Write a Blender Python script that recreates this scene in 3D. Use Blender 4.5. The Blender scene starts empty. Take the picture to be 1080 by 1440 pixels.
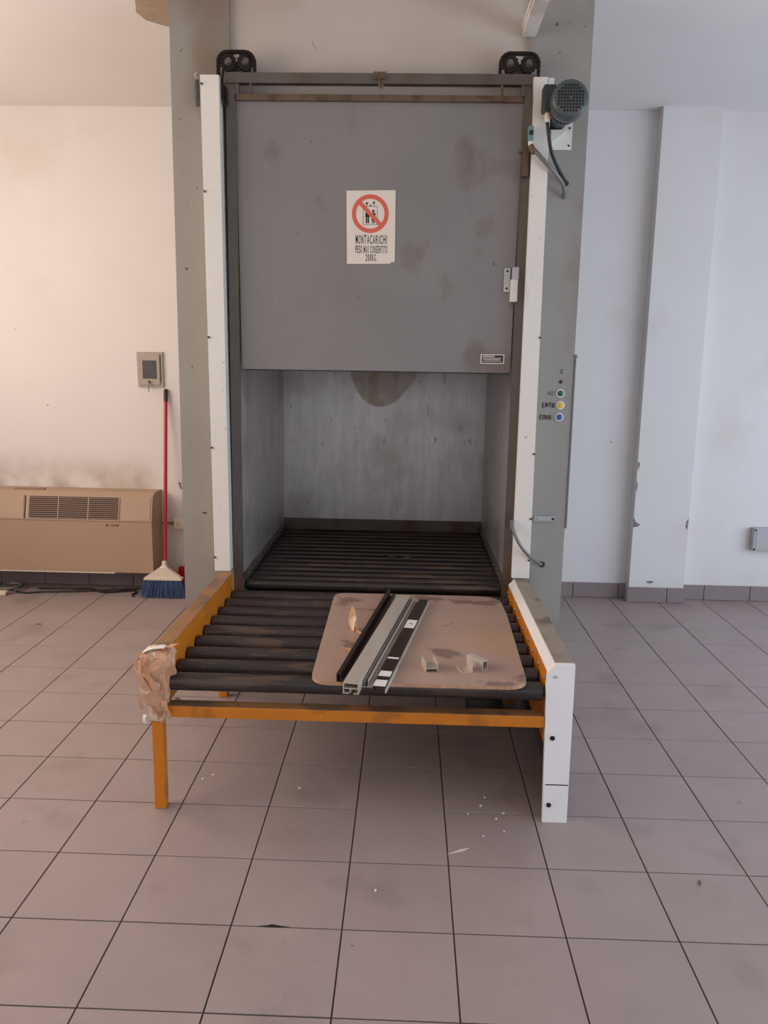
import bpy, bmesh, math, random
from mathutils import Vector, Matrix
random.seed(7)
S = bpy.context.scene
COL = S.collection

# ------------------------------------------------------------------ camera, world, light, exposure
def cam_axes(p, y, r):
    cp, sp = math.cos(p), math.sin(p)
    f = Vector((math.sin(y)*cp, math.cos(y)*cp, -sp)); rt = Vector((math.cos(y), -math.sin(y), 0)); up = rt.cross(f)
    return math.cos(r)*rt + math.sin(r)*up, -math.sin(r)*rt + math.cos(r)*up, f
cr, cu, cf = cam_axes(0.180056, -0.028507, 0.016914)
cd = bpy.data.cameras.new('camera'); co = bpy.data.objects.new('camera', cd); COL.objects.link(co)
cd.sensor_fit = 'HORIZONTAL'; cd.sensor_width = 36; cd.lens = 1139.16/1080*36; cd.clip_start = .02
M4 = Matrix((cr, cu, -cf)).transposed().to_4x4(); M4.translation = Vector((.74947, -1.63865, 1.49617))
co.matrix_world = M4; S.camera = co

w = bpy.data.worlds.new('world'); S.world = w; w.use_nodes = True
w.node_tree.nodes['Background'].inputs[0].default_value = (.75, .86, 1, 1)
w.node_tree.nodes['Background'].inputs[1].default_value = 1.0

def area(name, loc, target, sx, sy, power, col):
    l = bpy.data.lights.new(name, 'AREA'); l.shape = 'RECTANGLE'; l.size = sx; l.size_y = sy; l.energy = power; l.color = col
    o = bpy.data.objects.new(name, l); COL.objects.link(o); o.location = loc
    o.rotation_euler = (Vector(target)-Vector(loc)).to_track_quat('-Z', 'Y').to_euler()
    return o
# daylight in the window openings (left: sun-warmed, right: cool sky, behind the camera: neutral)
area('left_window_daylight', (-2.77, .85, 2.0), (0, .85, 2.0), 3.9, 1.6, 97, (1.0, .80, .63))
area('right_window_daylight', (4.97, -.4, 1.15), (0, -.4, 1.15), 6.4, 1.7, 142, (.68, .81, 1.0))
area('front_window_daylight', (.6, -4.57, 1.85), (.6, 0, 1.85), 4.2, 1.5, 10, (.95, .97, 1.0))

vs = S.view_settings
vs.view_transform = 'Standard'; vs.look = 'None'; vs.gamma = 1; vs.use_curve_mapping = False; vs.exposure = 0.0

# ------------------------------------------------------------------ materials
def lin(c):
    c = c/255
    return c/12.92 if c <= .04045 else ((c+.055)/1.055)**2.4
def rgb(r, g, b): return (lin(r), lin(g), lin(b), 1)

def mat(name, col, rough=.6, metal=0, var=0, vscale=6, vstretch=(1,1,1), bump=0, bscale=60, stains=(), tilevar=0, spec=.5, coords='Object'):
    """col: linear rgba. var: brightness mottling. stains: list of (rgba, scale, threshold, softness, amount, stretch)."""
    m = bpy.data.materials.new(name); m.use_nodes = True
    nt = m.node_tree; N = nt.nodes; L = nt.links; b = N['Principled BSDF']
    b.inputs['Roughness'].default_value = rough; b.inputs['Metallic'].default_value = metal
    b.inputs['Specular IOR Level'].default_value = spec
    tc = N.new('ShaderNodeNewGeometry')
    src = tc.outputs['Position']
    def noise(scale, stretch, detail=4):
        mp = N.new('ShaderNodeMapping'); L.new(src, mp.inputs[0]); mp.inputs['Scale'].default_value = stretch
        n = N.new('ShaderNodeTexNoise'); n.inputs['Scale'].default_value = scale; n.inputs['Detail'].default_value = detail
        L.new(mp.outputs[0], n.inputs['Vector']); return n.outputs['Fac']
    cur = N.new('ShaderNodeRGB'); cur.outputs[0].default_value = col; out = cur.outputs[0]
    def mult(out, fac, lo, hi):
        mr = N.new('ShaderNodeMapRange'); mr.inputs['From Min'].default_value = .3; mr.inputs['From Max'].default_value = .7
        mr.inputs['To Min'].default_value = lo; mr.inputs['To Max'].default_value = hi; L.new(fac, mr.inputs['Value'])
        mx = N.new('ShaderNodeMix'); mx.data_type = 'RGBA'; mx.blend_type = 'MULTIPLY'; mx.inputs['Factor'].default_value = 1
        L.new(out, mx.inputs['A']); L.new(mr.outputs[0], mx.inputs['B']); return mx.outputs['Result']
    if var: out = mult(out, noise(vscale, vstretch), 1-var, 1+var)
    if tilevar:
        oi = N.new('ShaderNodeObjectInfo'); mr = N.new('ShaderNodeMapRange')
        mr.inputs['To Min'].default_value = 1-tilevar; mr.inputs['To Max'].default_value = 1+tilevar; L.new(oi.outputs['Random'], mr.inputs['Value'])
        mx = N.new('ShaderNodeMix'); mx.data_type = 'RGBA'; mx.blend_type = 'MULTIPLY'; mx.inputs['Factor'].default_value = 1
        L.new(out, mx.inputs['A']); L.new(mr.outputs[0], mx.inputs['B']); out = mx.outputs['Result']
    for (scol, sc, th, soft, amt, stretch) in stains:
        f = noise(sc, stretch, 5); mr = N.new('ShaderNodeMapRange')
        sp_ = th >= .66 and soft <= .06; th = .5+(th-.5)*(.84 if sp_ else .64); amt *= .75 if sp_ else 1; mr.inputs['From Min'].default_value = th; mr.inputs['From Max'].default_value = th+soft*.7; mr.inputs['To Max'].default_value = amt
        L.new(f, mr.inputs['Value'])
        mx = N.new('ShaderNodeMix'); mx.data_type = 'RGBA'; L.new(mr.outputs[0], mx.inputs['Factor']); L.new(out, mx.inputs['A'])
        mx.inputs['B'].default_value = scol; out = mx.outputs['Result']
    L.new(out, b.inputs['Base Color'])
    if bump:
        bp = N.new('ShaderNodeBump'); bp.inputs['Strength'].default_value = bump; bp.inputs['Distance'].default_value = .002
        L.new(noise(bscale, (1,1,1), 3), bp.inputs['Height']); L.new(bp.outputs[0], b.inputs['Normal'])
    return m

U = (1, 1, 1)
RUST = rgb(95, 62, 40)
MT = {
 'wall': mat('wall_plaster', rgb(224, 219, 216), .85, var=.02, vscale=2.5, bump=.15, bscale=40, stains=[(rgb(205,192,175), 1.6, .58, .2, .35, U)]),
 'ceiling': mat('ceiling_plaster', rgb(226, 222, 218), .9, var=.02, vscale=2),
 'patch': mat('brown_grey_ceiling', rgb(172, 150, 128), .9, var=.12, vscale=12),
 'chip': mat('bare_plaster', rgb(128, 124, 122), .9, var=.2, vscale=60),
 'tile': mat('stoneware_tile', rgb(161, 145, 142), .42, var=.05, vscale=5, bump=.05, bscale=250, tilevar=.03, stains=[(rgb(120,106,102), 3.2, .6, .15, .35, U), (rgb(150,134,130), 300, .56, .05, .6, U), (rgb(70,60,56), 26, .77, .02, .7, U)]),
 'grout': mat('dark_grout', rgb(66, 56, 54), .9),
 'skirt': mat('skirting_tile', rgb(138, 124, 122), .5, var=.05, vscale=6, tilevar=.04),
 'greypaint': mat('grey_green_paint', rgb(151, 146, 138), .5, var=.05, vscale=3, stains=[(rgb(122,98,76), 2.2, .60, .14, .55, (1,1,.5)), (rgb(60,50,44), 40, .76, .02, .7, U)]),
 'gate': mat('gate_grey_paint', rgb(128, 124, 122), .45, var=.07, vscale=2.4, stains=[(rgb(92,76,62), 3.5, .62, .12, .5, (1,1,.7)), (rgb(64,54,48), 34, .74, .03, .7, (1,1,.6)), (rgb(160,156,152), 22, .74, .02, .5, (1,1,.35))]),
 'lintel': mat('dirty_white_lintel', rgb(194, 182, 172), .8, var=.04, vscale=3, stains=[(rgb(90,76,64), 12, .76, .02, .6, (1,1,.4))]),
 'frame': mat('dark_frame_steel', rgb(98, 91, 84), .45, .3, var=.12, vscale=9, stains=[(RUST, 6, .52, .15, .7, (1,1,.3))]),
 'rustbar': mat('rusty_steel', rgb(104, 84, 66), .6, .2, var=.15, vscale=14, stains=[(rgb(70,48,34), 10, .5, .15, .7, U)]),
 'white': mat('cream_white_enamel', rgb(226, 221, 212), .38, var=.03, vscale=3, stains=[(rgb(176,158,132), 3, .62, .15, .5, (1,1,.35)), (rgb(60,50,44), 38, .77, .02, .9, U)]),
 'whitecasing': mat('white_casing_enamel', rgb(244, 242, 240), .38, var=.02, vscale=3, stains=[(rgb(200,188,170), 3, .64, .15, .4, (1,1,.35)), (rgb(90,80,72), 30, .70, .03, .8, U)]),
 'whitetop': mat('grimy_white_enamel', rgb(150, 136, 122), .5, var=.12, vscale=10, stains=[(rgb(84,72,62), 8, .52, .15, .7, U)]),
 'yellow': mat('ochre_paint', rgb(206, 122, 26), .42, var=.10, vscale=7, stains=[(rgb(128,82,40), 7, .60, .1, .5, U), (rgb(214,176,120), 30, .72, .04, .7, (1,1,.4))]),
 'yellowtop': mat('worn_ochre_paint', rgb(150, 108, 66), .5, var=.14, vscale=8, stains=[(rgb(104,84,68), 7, .48, .15, .8, U)]),
 'roller': mat('roller_steel', rgb(62, 56, 54), .36, .35, var=.15, vscale=5, vstretch=(1.2,8,8), stains=[(rgb(104,82,68), 4.5, .56, .12, .6, (1,6,6)), (rgb(120,108,98), 20, .68, .05, .6, (.7,6,6))]),
 'carroller': mat('car_roller_steel', rgb(72, 66, 63), .27, .6, var=.15, vscale=5, vstretch=(1.2,8,8), stains=[(rgb(112,92,76), 4, .58, .1, .55, (1,4,4))]),
 'galv': mat('galvanised_steel', rgb(212, 208, 205), .42, .65, var=.10, vscale=24, vstretch=(1,1,.16), bump=.08, bscale=70, stains=[(rgb(150,136,124), 2.0, .55, .2, .5, U), (rgb(96,90,86), 34, .68, .05, .6, (1,1,.3)), (rgb(190,186,182), 60, .62, .1, .4, (1,1,.3))]),
 'galvflap': mat('dull_galvanised', rgb(178, 168, 158), .45, .65, var=.15, vscale=14, stains=[(rgb(152,132,104), 8, .5, .1, .5, (1,1,.4))]),
 'dark': mat('black_plastic', rgb(34, 32, 32), .5),
 'chain': mat('oily_chain_steel', rgb(44, 38, 34), .4, .6, var=.2, vscale=40),
 'motor': mat('motor_green_grey_enamel', rgb(74, 84, 84), .4, .1, var=.06, vscale=12),
 'motordark': mat('motor_dark_enamel', rgb(52, 56, 58), .45, .1),
 'conduit': mat('grey_conduit', rgb(122, 120, 118), .4, .35, var=.08, vscale=60),
 'switchblue': mat('blue_green_switch', rgb(112, 142, 142), .5),
 'bare': mat('bright_steel', rgb(176, 172, 168), .35, .8, var=.08, vscale=20),
 'paper': mat('notice_paper', rgb(226, 214, 200), .8, var=.02, vscale=12),
 'red': mat('print_red', rgb(214, 102, 80), .8), 'ink': mat('print_black', rgb(46, 38, 36), .8),
 'board': mat('hardboard', rgb(172, 144, 130), .75, var=.06, vscale=5, bump=.1, bscale=300, stains=[(rgb(100,80,70), 5.5, .652, .061, .65, U), (rgb(190,150,112), 3, .58, .15, .4, U)]),
 'boardedge': mat('hardboard_edge', rgb(186, 146, 114), .85, var=.2, vscale=60),
 'brown': mat('brown_anodised', rgb(58, 42, 36), .4, .25, var=.1, vscale=20, vstretch=(1,.2,1)),
 'alu': mat('mill_aluminium', rgb(206, 195, 182), .42, .35, var=.08, vscale=12, vstretch=(1,.2,1)),
 'tape': mat('white_tape', rgb(232, 228, 222), .6),
 'mask': mat('masking_tape', rgb(204, 158, 124), .7, var=.10, vscale=30, stains=[(rgb(232,212,190), 22, .60, .05, .7, U), (rgb(150,104,74), 16, .64, .06, .6, U)]),
 'beige': mat('beige_enamel', rgb(172, 144, 122), .5, var=.02, vscale=5),
 'louvre': mat('beige_plastic', rgb(146, 120, 102), .5), 'hole': mat('dark_recess', rgb(40, 32, 28), .9),
 'redplastic': mat('red_plastic', rgb(178, 32, 44), .35), 'grip': mat('black_grip', rgb(52, 36, 34), .6),
 'whiteplastic': mat('white_plastic', rgb(222, 208, 190), .5), 'bristle': mat('blue_bristle', rgb(48, 78, 122), .55, var=.25, vscale=90, vstretch=(1,1,.1)),
 'panelgrey': mat('grey_switch_plate', rgb(166, 156, 144), .5, var=.04, vscale=18), 'smoke': mat('smoked_window', rgb(74, 74, 78), .2, var=.2, vscale=30),
 'boxgrey': mat('grey_junction_plastic', rgb(178, 175, 176), .55),
 'green': mat('green_button', rgb(22, 92, 74), .35), 'yellowbtn': mat('yellow_button', rgb(222, 186, 66), .35), 'bluebtn': mat('blue_button', rgb(58, 86, 160), .35),
 'drive': mat('dark_green_enamel', rgb(30, 36, 28), .45, var=.15, vscale=20), 'led': mat('red_lens', rgb(78, 24, 24), .3),
}

MT['wallback'] = mat('wall_plaster_marked', rgb(224, 219, 216), .85, var=.02, vscale=2.5, bump=.15, bscale=40, stains=[(rgb(205,192,175), 1.6, .58, .2, .35, U)])
def heater_dirt(m):
    # dust mark left on the plaster by the warm air of the fan coil: uneven band right above it, x -2.4..-.9
    nt = m.node_tree; N = nt.nodes; L = nt.links; b = N['Principled BSDF']; src = b.inputs['Base Color'].links[0].from_socket
    g_ = N.new('ShaderNodeNewGeometry'); sx = N.new('ShaderNodeSeparateXYZ'); L.new(g_.outputs['Position'], sx.inputs[0])
    def ramp(sock, a, b_):
        r = N.new('ShaderNodeMapRange'); r.interpolation_type = 'SMOOTHSTEP'; r.inputs['From Min'].default_value = a; r.inputs['From Max'].default_value = b_; L.new(sock, r.inputs['Value']); return r.outputs[0]
    def mul(p, q):
        k = N.new('ShaderNodeMath'); k.operation = 'MULTIPLY'; L.new(p, k.inputs[0])
        if isinstance(q, float): k.inputs[1].default_value = q
        else: L.new(q, k.inputs[1])
        return k.outputs[0]
    n = N.new('ShaderNodeTexNoise'); n.inputs['Scale'].default_value = 5; L.new(g_.outputs['Position'], n.inputs['Vector'])
    f = mul(mul(mul(ramp(sx.outputs['Z'], .95, .64), mul(ramp(sx.outputs['X'], -.86, -1.02), ramp(sx.outputs['X'], -2.4, -2.2))), ramp(n.outputs['Fac'], .25, .62)), .62)
    mx = N.new('ShaderNodeMix'); mx.data_type = 'RGBA'; L.new(f, mx.inputs['Factor']); L.new(src, mx.inputs['A']); mx.inputs['B'].default_value = rgb(150, 126, 106)
    L.new(mx.outputs['Result'], b.inputs['Base Color'])
heater_dirt(MT['wallback'])

# ------------------------------------------------------------------ mesh helpers (world coordinates in, local to parent out)
def wloc(o):
    v = Vector((0,0,0))
    while o is not None: v += o.location; o = o.parent
    return v
class MB:
    def __init__(self): self.bm = bmesh.new()
    def box(self, x0, x1, y0, y1, z0, z1, bev=0):
        vs = [self.bm.verts.new(p) for p in ((x0,y0,z0),(x1,y0,z0),(x1,y1,z0),(x0,y1,z0),(x0,y0,z1),(x1,y0,z1),(x1,y1,z1),(x0,y1,z1))]
        fs = [self.bm.faces.new([vs[i] for i in q]) for q in ((3,2,1,0),(4,5,6,7),(0,1,5,4),(1,2,6,5),(2,3,7,6),(3,0,4,7))]
        if bev:
            es = list({e for f in fs for e in f.edges})
            bmesh.ops.bevel(self.bm, geom=es, offset=bev, segments=2, affect='EDGES', profile=.5)
        return self
    def hexa(self, bottom, top):
        """bottom/top: four points each, counter-clockwise from above."""
        vs = [self.bm.verts.new(p) for p in list(bottom)+list(top)]
        for q in ((3,2,1,0),(4,5,6,7),(0,1,5,4),(1,2,6,5),(2,3,7,6),(3,0,4,7)): self.bm.faces.new([vs[i] for i in q])
        return self
    def prism(self, pts, vec):
        """polygon pts (3D) extruded along vec."""
        v = Vector(vec); a = [self.bm.verts.new(p) for p in pts]; b = [self.bm.verts.new(Vector(p)+v) for p in pts]
        n = len(pts); self.bm.faces.new(a[::-1]); self.bm.faces.new(b)
        for i in range(n): self.bm.faces.new((a[i], a[(i+1)%n], b[(i+1)%n], b[i]))
        return self
    def loft(self, rings, cap=True):
        R = [[self.bm.verts.new(p) for p in r] for r in rings]; n = len(R[0])
        for i in range(len(R)-1):
            for k in range(n): self.bm.faces.new((R[i][k], R[i][(k+1)%n], R[i+1][(k+1)%n], R[i+1][k]))
        if cap: self.bm.faces.new(R[0][::-1]); self.bm.faces.new(R[-1])
        return self
    def lathe(self, c, axis, prof, seg=24):
        """prof: list of (distance along axis, radius)."""
        a = Vector(axis).normalized(); u = a.orthogonal().normalized(); v = a.cross(u); c = Vector(c)
        rings = [[c + a*d + (u*math.cos(2*math.pi*k/seg)+v*math.sin(2*math.pi*k/seg))*max(r,1e-4) for k in range(seg)] for d, r in prof]
        return self.loft(rings)
    def cyl(self, a, b, r, seg=16):
        d = Vector(b)-Vector(a); return self.lathe(a, d, [(0,r),(d.length,r)], seg)
    def tube(self, pts, r, seg=8, sub=6):
        P = [Vector(p) for p in pts]
        if sub > 1 and len(P) > 2:
            Q = []
            for i in range(len(P)-1):
                p0 = P[max(i-1,0)]; p1 = P[i]; p2 = P[i+1]; p3 = P[min(i+2,len(P)-1)]
                for k in range(sub):
                    t = k/sub; Q.append(.5*((2*p1)+(p2-p0)*t+(2*p0-5*p1+4*p2-p3)*t*t+(3*p1-p0-3*p2+p3)*t**3))
            Q.append(P[-1]); P = Q
        rings = []; u = None
        for i, p in enumerate(P):
            t = (P[min(i+1,len(P)-1)]-P[max(i-1,0)]).normalized()
            u = (t.orthogonal() if u is None else (u - t*u.dot(t))).normalized(); v = t.cross(u)
            rr = r(i/(len(P)-1)) if callable(r) else r
            rings.append([p+(u*math.cos(2*math.pi*k/seg)+v*math.sin(2*math.pi*k/seg))*rr for k in range(seg)])
        return self.loft(rings)
    def build(self, name, material, parent=None, smooth=False, origin=None):
        bm = self.bm; off = wloc(parent) if parent is not None else Vector((0,0,0))
        o_off = Vector(origin) if origin is not None else off
        bmesh.ops.recalc_face_normals(bm, faces=bm.faces)
        bmesh.ops.translate(bm, verts=bm.verts, vec=-o_off)
        me = bpy.data.meshes.new(name); bm.to_mesh(me); bm.free()
        me.materials.append(MT[material])
        if smooth:
            for p in me.polygons: p.use_smooth = True
            try: me.set_sharp_from_angle(angle=math.radians(40))
            except Exception: pass
        o = bpy.data.objects.new(name, me); COL.objects.link(o)
        if parent is not None: o.parent = parent
        o.location = o_off-off if parent is not None else o_off
        return o
def thing(name, loc, label, cat, group=None):
    o = bpy.data.objects.new(name, None); COL.objects.link(o); o.location = loc; o.empty_display_size = .05
    o['label'] = label; o['category'] = cat
    if group: o['group'] = group
    return o
def tag(o, label, cat, group=None):
    o['label'] = label; o['category'] = cat
    if group: o['group'] = group
    return o
def struct(o, label=None):
    o['kind'] = 'structure'
    if label: o['label'] = label
    return o
def share(proto, offset, parent=None, name=None):
    c = proto.copy(); COL.objects.link(c); c.location = proto.location+Vector(offset)
    if parent is not None: c.parent = parent
    return c
def text_polys(txt, size, sx=1.0, bold=0):
    cu = bpy.data.curves.new('t', 'FONT'); cu.body = txt; cu.size = size; cu.align_x = 'CENTER'; cu.offset = bold; cu.fill_mode = 'FRONT'; cu.resolution_u = 4
    ob = bpy.data.objects.new('t', cu); COL.objects.link(ob); bpy.context.view_layer.update()
    me = bpy.data.meshes.new_from_object(ob); bpy.data.objects.remove(ob)
    V = [(v.co.x*sx, v.co.y) for v in me.vertices]; F = [tuple(p.vertices) for p in me.polygons]
    bpy.data.meshes.remove(me); return V, F

# ------------------------------------------------------------------ the setting
X0, X1, Y0, Y1, H = -2.8, 5.0, -4.6, 3.6, 3.015
floor = struct(MB().box(X0, X1, Y0, Y1, -.12, -.0025).build('floor', 'grout'), 'floor of square pinkish grey tiles with dark joints')
T = .30; g = .0022
def in_view(i, j):
    for dx in (0, .5, 1):
        for dy in (0, .5, 1):
            d = Vector((T*(i+dx), T*(j+dy), 0))-M4.translation; z = d.dot(cf)
            if z > .3:
                px = 540+1139*d.dot(cr)/z; py = 720-1139*d.dot(cu)/z
                if -150 < px < 1230 and 700 < py < 1560: return True
    return False
seen, rest = [], []
for i in range(-11, 18):
    for j in range(-16, 12):
        if T*i < X0-.01 or T*(i+1) > X1+.2: continue
        under = -.3 <= T*i and T*(i+1) <= 1.48 and T*j >= 2.1
        (seen if in_view(i, j) and not under else rest).append((i, j))
seen.sort(key=lambda q: q[1]); rest += seen[300:]; seen = seen[:300]
proto = MB().box(g, T-g, g, T-g, -.012, 0, .0012).build('tile', 'tile', floor, origin=(0,0,0))
for k, (i, j) in enumerate(seen):
    o = proto if k == 0 else share(proto, (0,0,0), floor)
    o.location = (T*i, T*j, random.uniform(-.0004, .0004))
m = MB()
for (i, j) in rest:
    x1 = min(T*i+T-g, X1); m.box(max(T*i+g, X0), x1, max(T*j+g, Y0), T*j+T-g, -.012, 0)
r_ = m.build('tile_field', 'tile', floor); r_['kind'] = 'stuff'

struct(MB().box(X0-.1, X1+.1, Y0-.1, Y1+.1, H, H+.15).build('ceiling', 'ceiling'), 'plain white ceiling')
ceil = bpy.data.objects['ceiling']
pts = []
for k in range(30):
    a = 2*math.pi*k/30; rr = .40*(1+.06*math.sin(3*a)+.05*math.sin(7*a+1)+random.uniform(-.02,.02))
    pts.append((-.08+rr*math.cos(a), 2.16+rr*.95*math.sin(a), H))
MB().prism(pts, (0,0,-.004)).build('ceiling_patch', 'patch', ceil)  # uneven brown-grey disc on the ceiling at the shaft's left corner
struct(MB().box(X0, X1, Y1, Y1+.2, 0, H).build('wall_back', 'wallback'), 'white plastered back wall behind the freight lift')
def holed_wall(name, along, c0, c1, a0, a1, holes, label):
    """wall slab normal to x (along='y') or y (along='x') with rectangular window openings."""
    m = MB(); edges = sorted({a0, a1} | {h[0] for h in holes} | {h[1] for h in holes})
    for e0, e1 in zip(edges[:-1], edges[1:]):
        h = [q for q in holes if q[0] <= e0 and q[1] >= e1]
        for z0, z1 in ([(0, h[0][2]), (h[0][3], H)] if h else [(0, H)]):
            if along == 'y': m.box(c0, c1, e0, e1, z0, z1)
            else: m.box(e0, e1, c0, c1, z0, z1)
    return struct(m.build(name, 'wall'), label)
holed_wall('wall_left', 'y', X0-.2, X0, Y0, Y1, [(-1.1, 2.8, 1.2, 2.8)], 'white side wall with a wide window')
holed_wall('wall_right', 'y', X1, X1+.2, Y0, Y1, [(-3.6, 2.8, .3, 2.0)], 'white side wall with a wide window')
holed_wall('wall_front', 'x', Y0-.2, Y0, X0, X1, [(-1.5, 2.7, 1.1, 2.6)], 'white wall with a wide window facing the lift')
def window(name, along, c, a0, a1, z0, z1):
    fr = MB()
    def bar(p0, p1, q0, q1, mb):
        (mb.box(c-.02, c+.02, p0, p1, q0, q1) if along == 'y' else mb.box(p0, p1, c-.02, c+.02, q0, q1))
    bar(a0, a1, z0, z0+.05, fr); bar(a0, a1, z1-.05, z1, fr); bar(a0, a0+.05, z0+.05, z1-.05, fr); bar(a1-.05, a1, z0+.05, z1-.05, fr)
    o = struct(fr.build(name, 'white'), 'white framed window letting in daylight')
    md = MB(); mid = (a0+a1)/2; bar(mid-.03, mid+.03, z0+.05, z1-.05, md); md.build('mullion', 'white', o)
window('window_1', 'y', X0-.12, -1.1, 2.8, 1.2, 2.8); window('window_2', 'y', X1+.12, -3.6, 2.8, .3, 2.0); window('window_3', 'x', Y0-.12, -1.5, 2.7, 1.1, 2.6)
PX0, PX1, PY = 2.205, 2.555, 3.51
pil = struct(MB().box(PX0, PX1, PY, Y1, 0, H).build('pillar', 'wall'), 'white wall pillar with chipped corners')
def chip(name, pts3, par, mt='chip', t=.0015):
    MB().prism(pts3, (0,-t,0)).build(name, mt, par)
def blob(cx, cz, y, rx, rz, n=9):
    return [(cx+rx*math.cos(a)*random.uniform(.6,1.2), y, cz+rz*math.sin(a)*random.uniform(.6,1.2)) for a in [2*math.pi*k/n for k in range(n)]]
chip('plaster_chip', [(PX0,PY,.56),(PX0+.008,PY,.545),(PX0+.012,PY,.53),(PX0+.042,PY,.515),(PX0+.03,PY,.50),(PX0,PY,.495)], pil)
chip('plaster_chip', [(PX1-.002,PY,.56),(PX1-.016,PY,.535),(PX1-.018,PY,.505),(PX1-.006,PY,.485),(PX1-.004,PY,.52)], pil)
chip('plaster_chip', blob(PX0+.006, .895, PY, .006, .03), pil); chip('plaster_chip', blob(PX0+.004, .76, PY, .004, .03), pil)
chip('plaster_chip', blob(2.335, .135, PY, .028, .010), pil); chip('plaster_chip', blob(2.25, .115, PY, .03, .012), pil, 'wall')
wb = bpy.data.objects['wall_back']
for (x, z, r) in ((-1.6,1.2,.006),(-1.78,1.68,.004),(-1.85,2.0,.003),(2.05,1.03,.006)):
    chip('plaster_chip', blob(x, z, Y1, r, r*.7), wb)
def skirting(name, xa, xb, y, label, start=0):
    s = struct(MB().box(xa, xb, y-.004, y, 0, .098).build(name, 'grout'), label)
    k = math.floor(xa/T); x = T*k+start
    while x < xb:
        a, b = max(x+.002, xa), min(x+T-.002, xb)
        if b-a > .01: MB().box(a, b, y-.012, y-.003, .002, .10, .0015).build('tile', 'skirt', s)
        x += T
skirting('baseboard_left', X0, -.30, Y1, 'grey tile skirting along the wall behind the fan coil', .12)
skirting('baseboard_right', 1.49, PX0, Y1, 'grey tile skirting between the lift and the pillar', .06)
skirting('baseboard_pillar', PX0-.012, PX1+.012, PY, 'grey tile skirting around the pillar foot', .05)
skirting('baseboard_back', PX1, X1, Y1, 'grey tile skirting right of the pillar', .02)

# ------------------------------------------------------------------ freight lift shaft
FY = 2.06
lift = thing('freight_lift', (.6, FY, 0), 'grey steel freight lift with half-raised gate and white upright chain guards', 'freight lift')
def side_panel(xa, xb, outer):
    m = MB(); m.box(xa, xb, FY, FY+.025, 0, H-.002)
    m.box(outer, outer+.02, FY+.025, 3.585, 0, H-.002) if outer < .5 else m.box(outer-.02, outer, FY+.025, 3.585, 0, H-.002)
    return m.build('side_panel', 'greypaint', lift)
spL = side_panel(-.297, -.042, -.297); spR = side_panel(1.222, 1.481, 1.481)
MB().box(-.042, 1.222, FY+.02, FY+.06, 1.9, H-.002).build('lintel_panel', 'lintel', lift)
MB().box(-.042, 1.222, FY+.005, FY+.03, .0, .40).build('apron_panel', 'motordark', lift)
# frame
for xa, xb in ((-.046, -.004), (1.197, 1.239)):
    u = MB(); u.box(xa, xb, 1.985, 2.0, .0, 2.678); u.box(xa if xa < 0 else xb-.006, xa+.006 if xa < 0 else xb, 2.0, 2.06, 0, 2.678); u.build('frame_upright', 'frame', lift)
hb = MB(); hb.box(-.046, 1.245, 1.975, 1.984, 2.640, 2.680); hb.box(-.046, 1.245, 1.984, 2.045, 2.672, 2.680); hb.box(.0, 1.19, 2.035, 2.043, 2.650, 2.672)
hb.build('head_beam', 'frame', lift)
for x in (-.004, 1.185): MB().box(x, x+.014, 1.98, 2.0, 2.598, 2.640).build('frame_stub', 'frame', lift)
for x in (.06, 1.105):
    MB().tube([(x,1.985,2.645),(x,1.985,2.60)], .006, 8, 1).build('tie_link', 'rustbar', lift)
hk = MB(); hk.box(.575, .625, 1.968, 1.976, 2.655, 2.684); hk.tube([(.598,1.968,2.66),(.598,1.966,2.632),(.605,1.966,2.622),(.613,1.966,2.634)], .005, 8); hk.build('lifting_hook', 'rustbar', lift)
# gate
gate = MB().hexa([(.004,2.0,1.467),(1.19,2.0,1.469),(1.19,2.025,1.469),(.004,2.025,1.467)], [(-.008,2.0,2.575),(1.20,2.0,2.575),(1.20,2.025,2.575),(-.008,2.025,2.575)]).build('gate', 'gate', lift)
MB().box(-.008, 1.20, 1.985, 2.03, 2.5755, 2.600).build('gate_top_rail', 'rustbar', gate)
MB().box(.006, 1.19, 1.997, 2.03, 1.462, 1.4665).build('gate_bottom_edge', 'dark', gate)
p = MB(); p.box(1.146, 1.173, 1.993, 1.9995, 1.813, 1.914, .001); pl1 = p.build('strike_plate', 'bare', gate)
for z in (1.828, 1.90): MB().cyl((1.160,1.990,z),(1.160,1.994,z),.005,10).build('screw', 'dark', pl1)
m = MB(); m.box(1.178, 1.207, 1.972, 1.998, 1.865, 1.916, .001); lk = m.build('gate_latch', 'bare', gate)
MB().box(1.174, 1.204, 1.968, 1.9985, 1.771, 1.8645, .0015).build('latch_plate', 'white', lk)
MB().cyl((1.19,1.975,1.762),(1.19,1.985,1.762),.007,10).build('latch_screw', 'rustbar', lk)
hg = MB(); hg.box(1.20, 1.225, 1.962, 1.984, 2.28, 2.385, .002); hg.box(1.185, 1.205, 1.966, 1.984, 2.375, 2.388); hg.build('guide_shoe', 'frame', lift)
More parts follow.
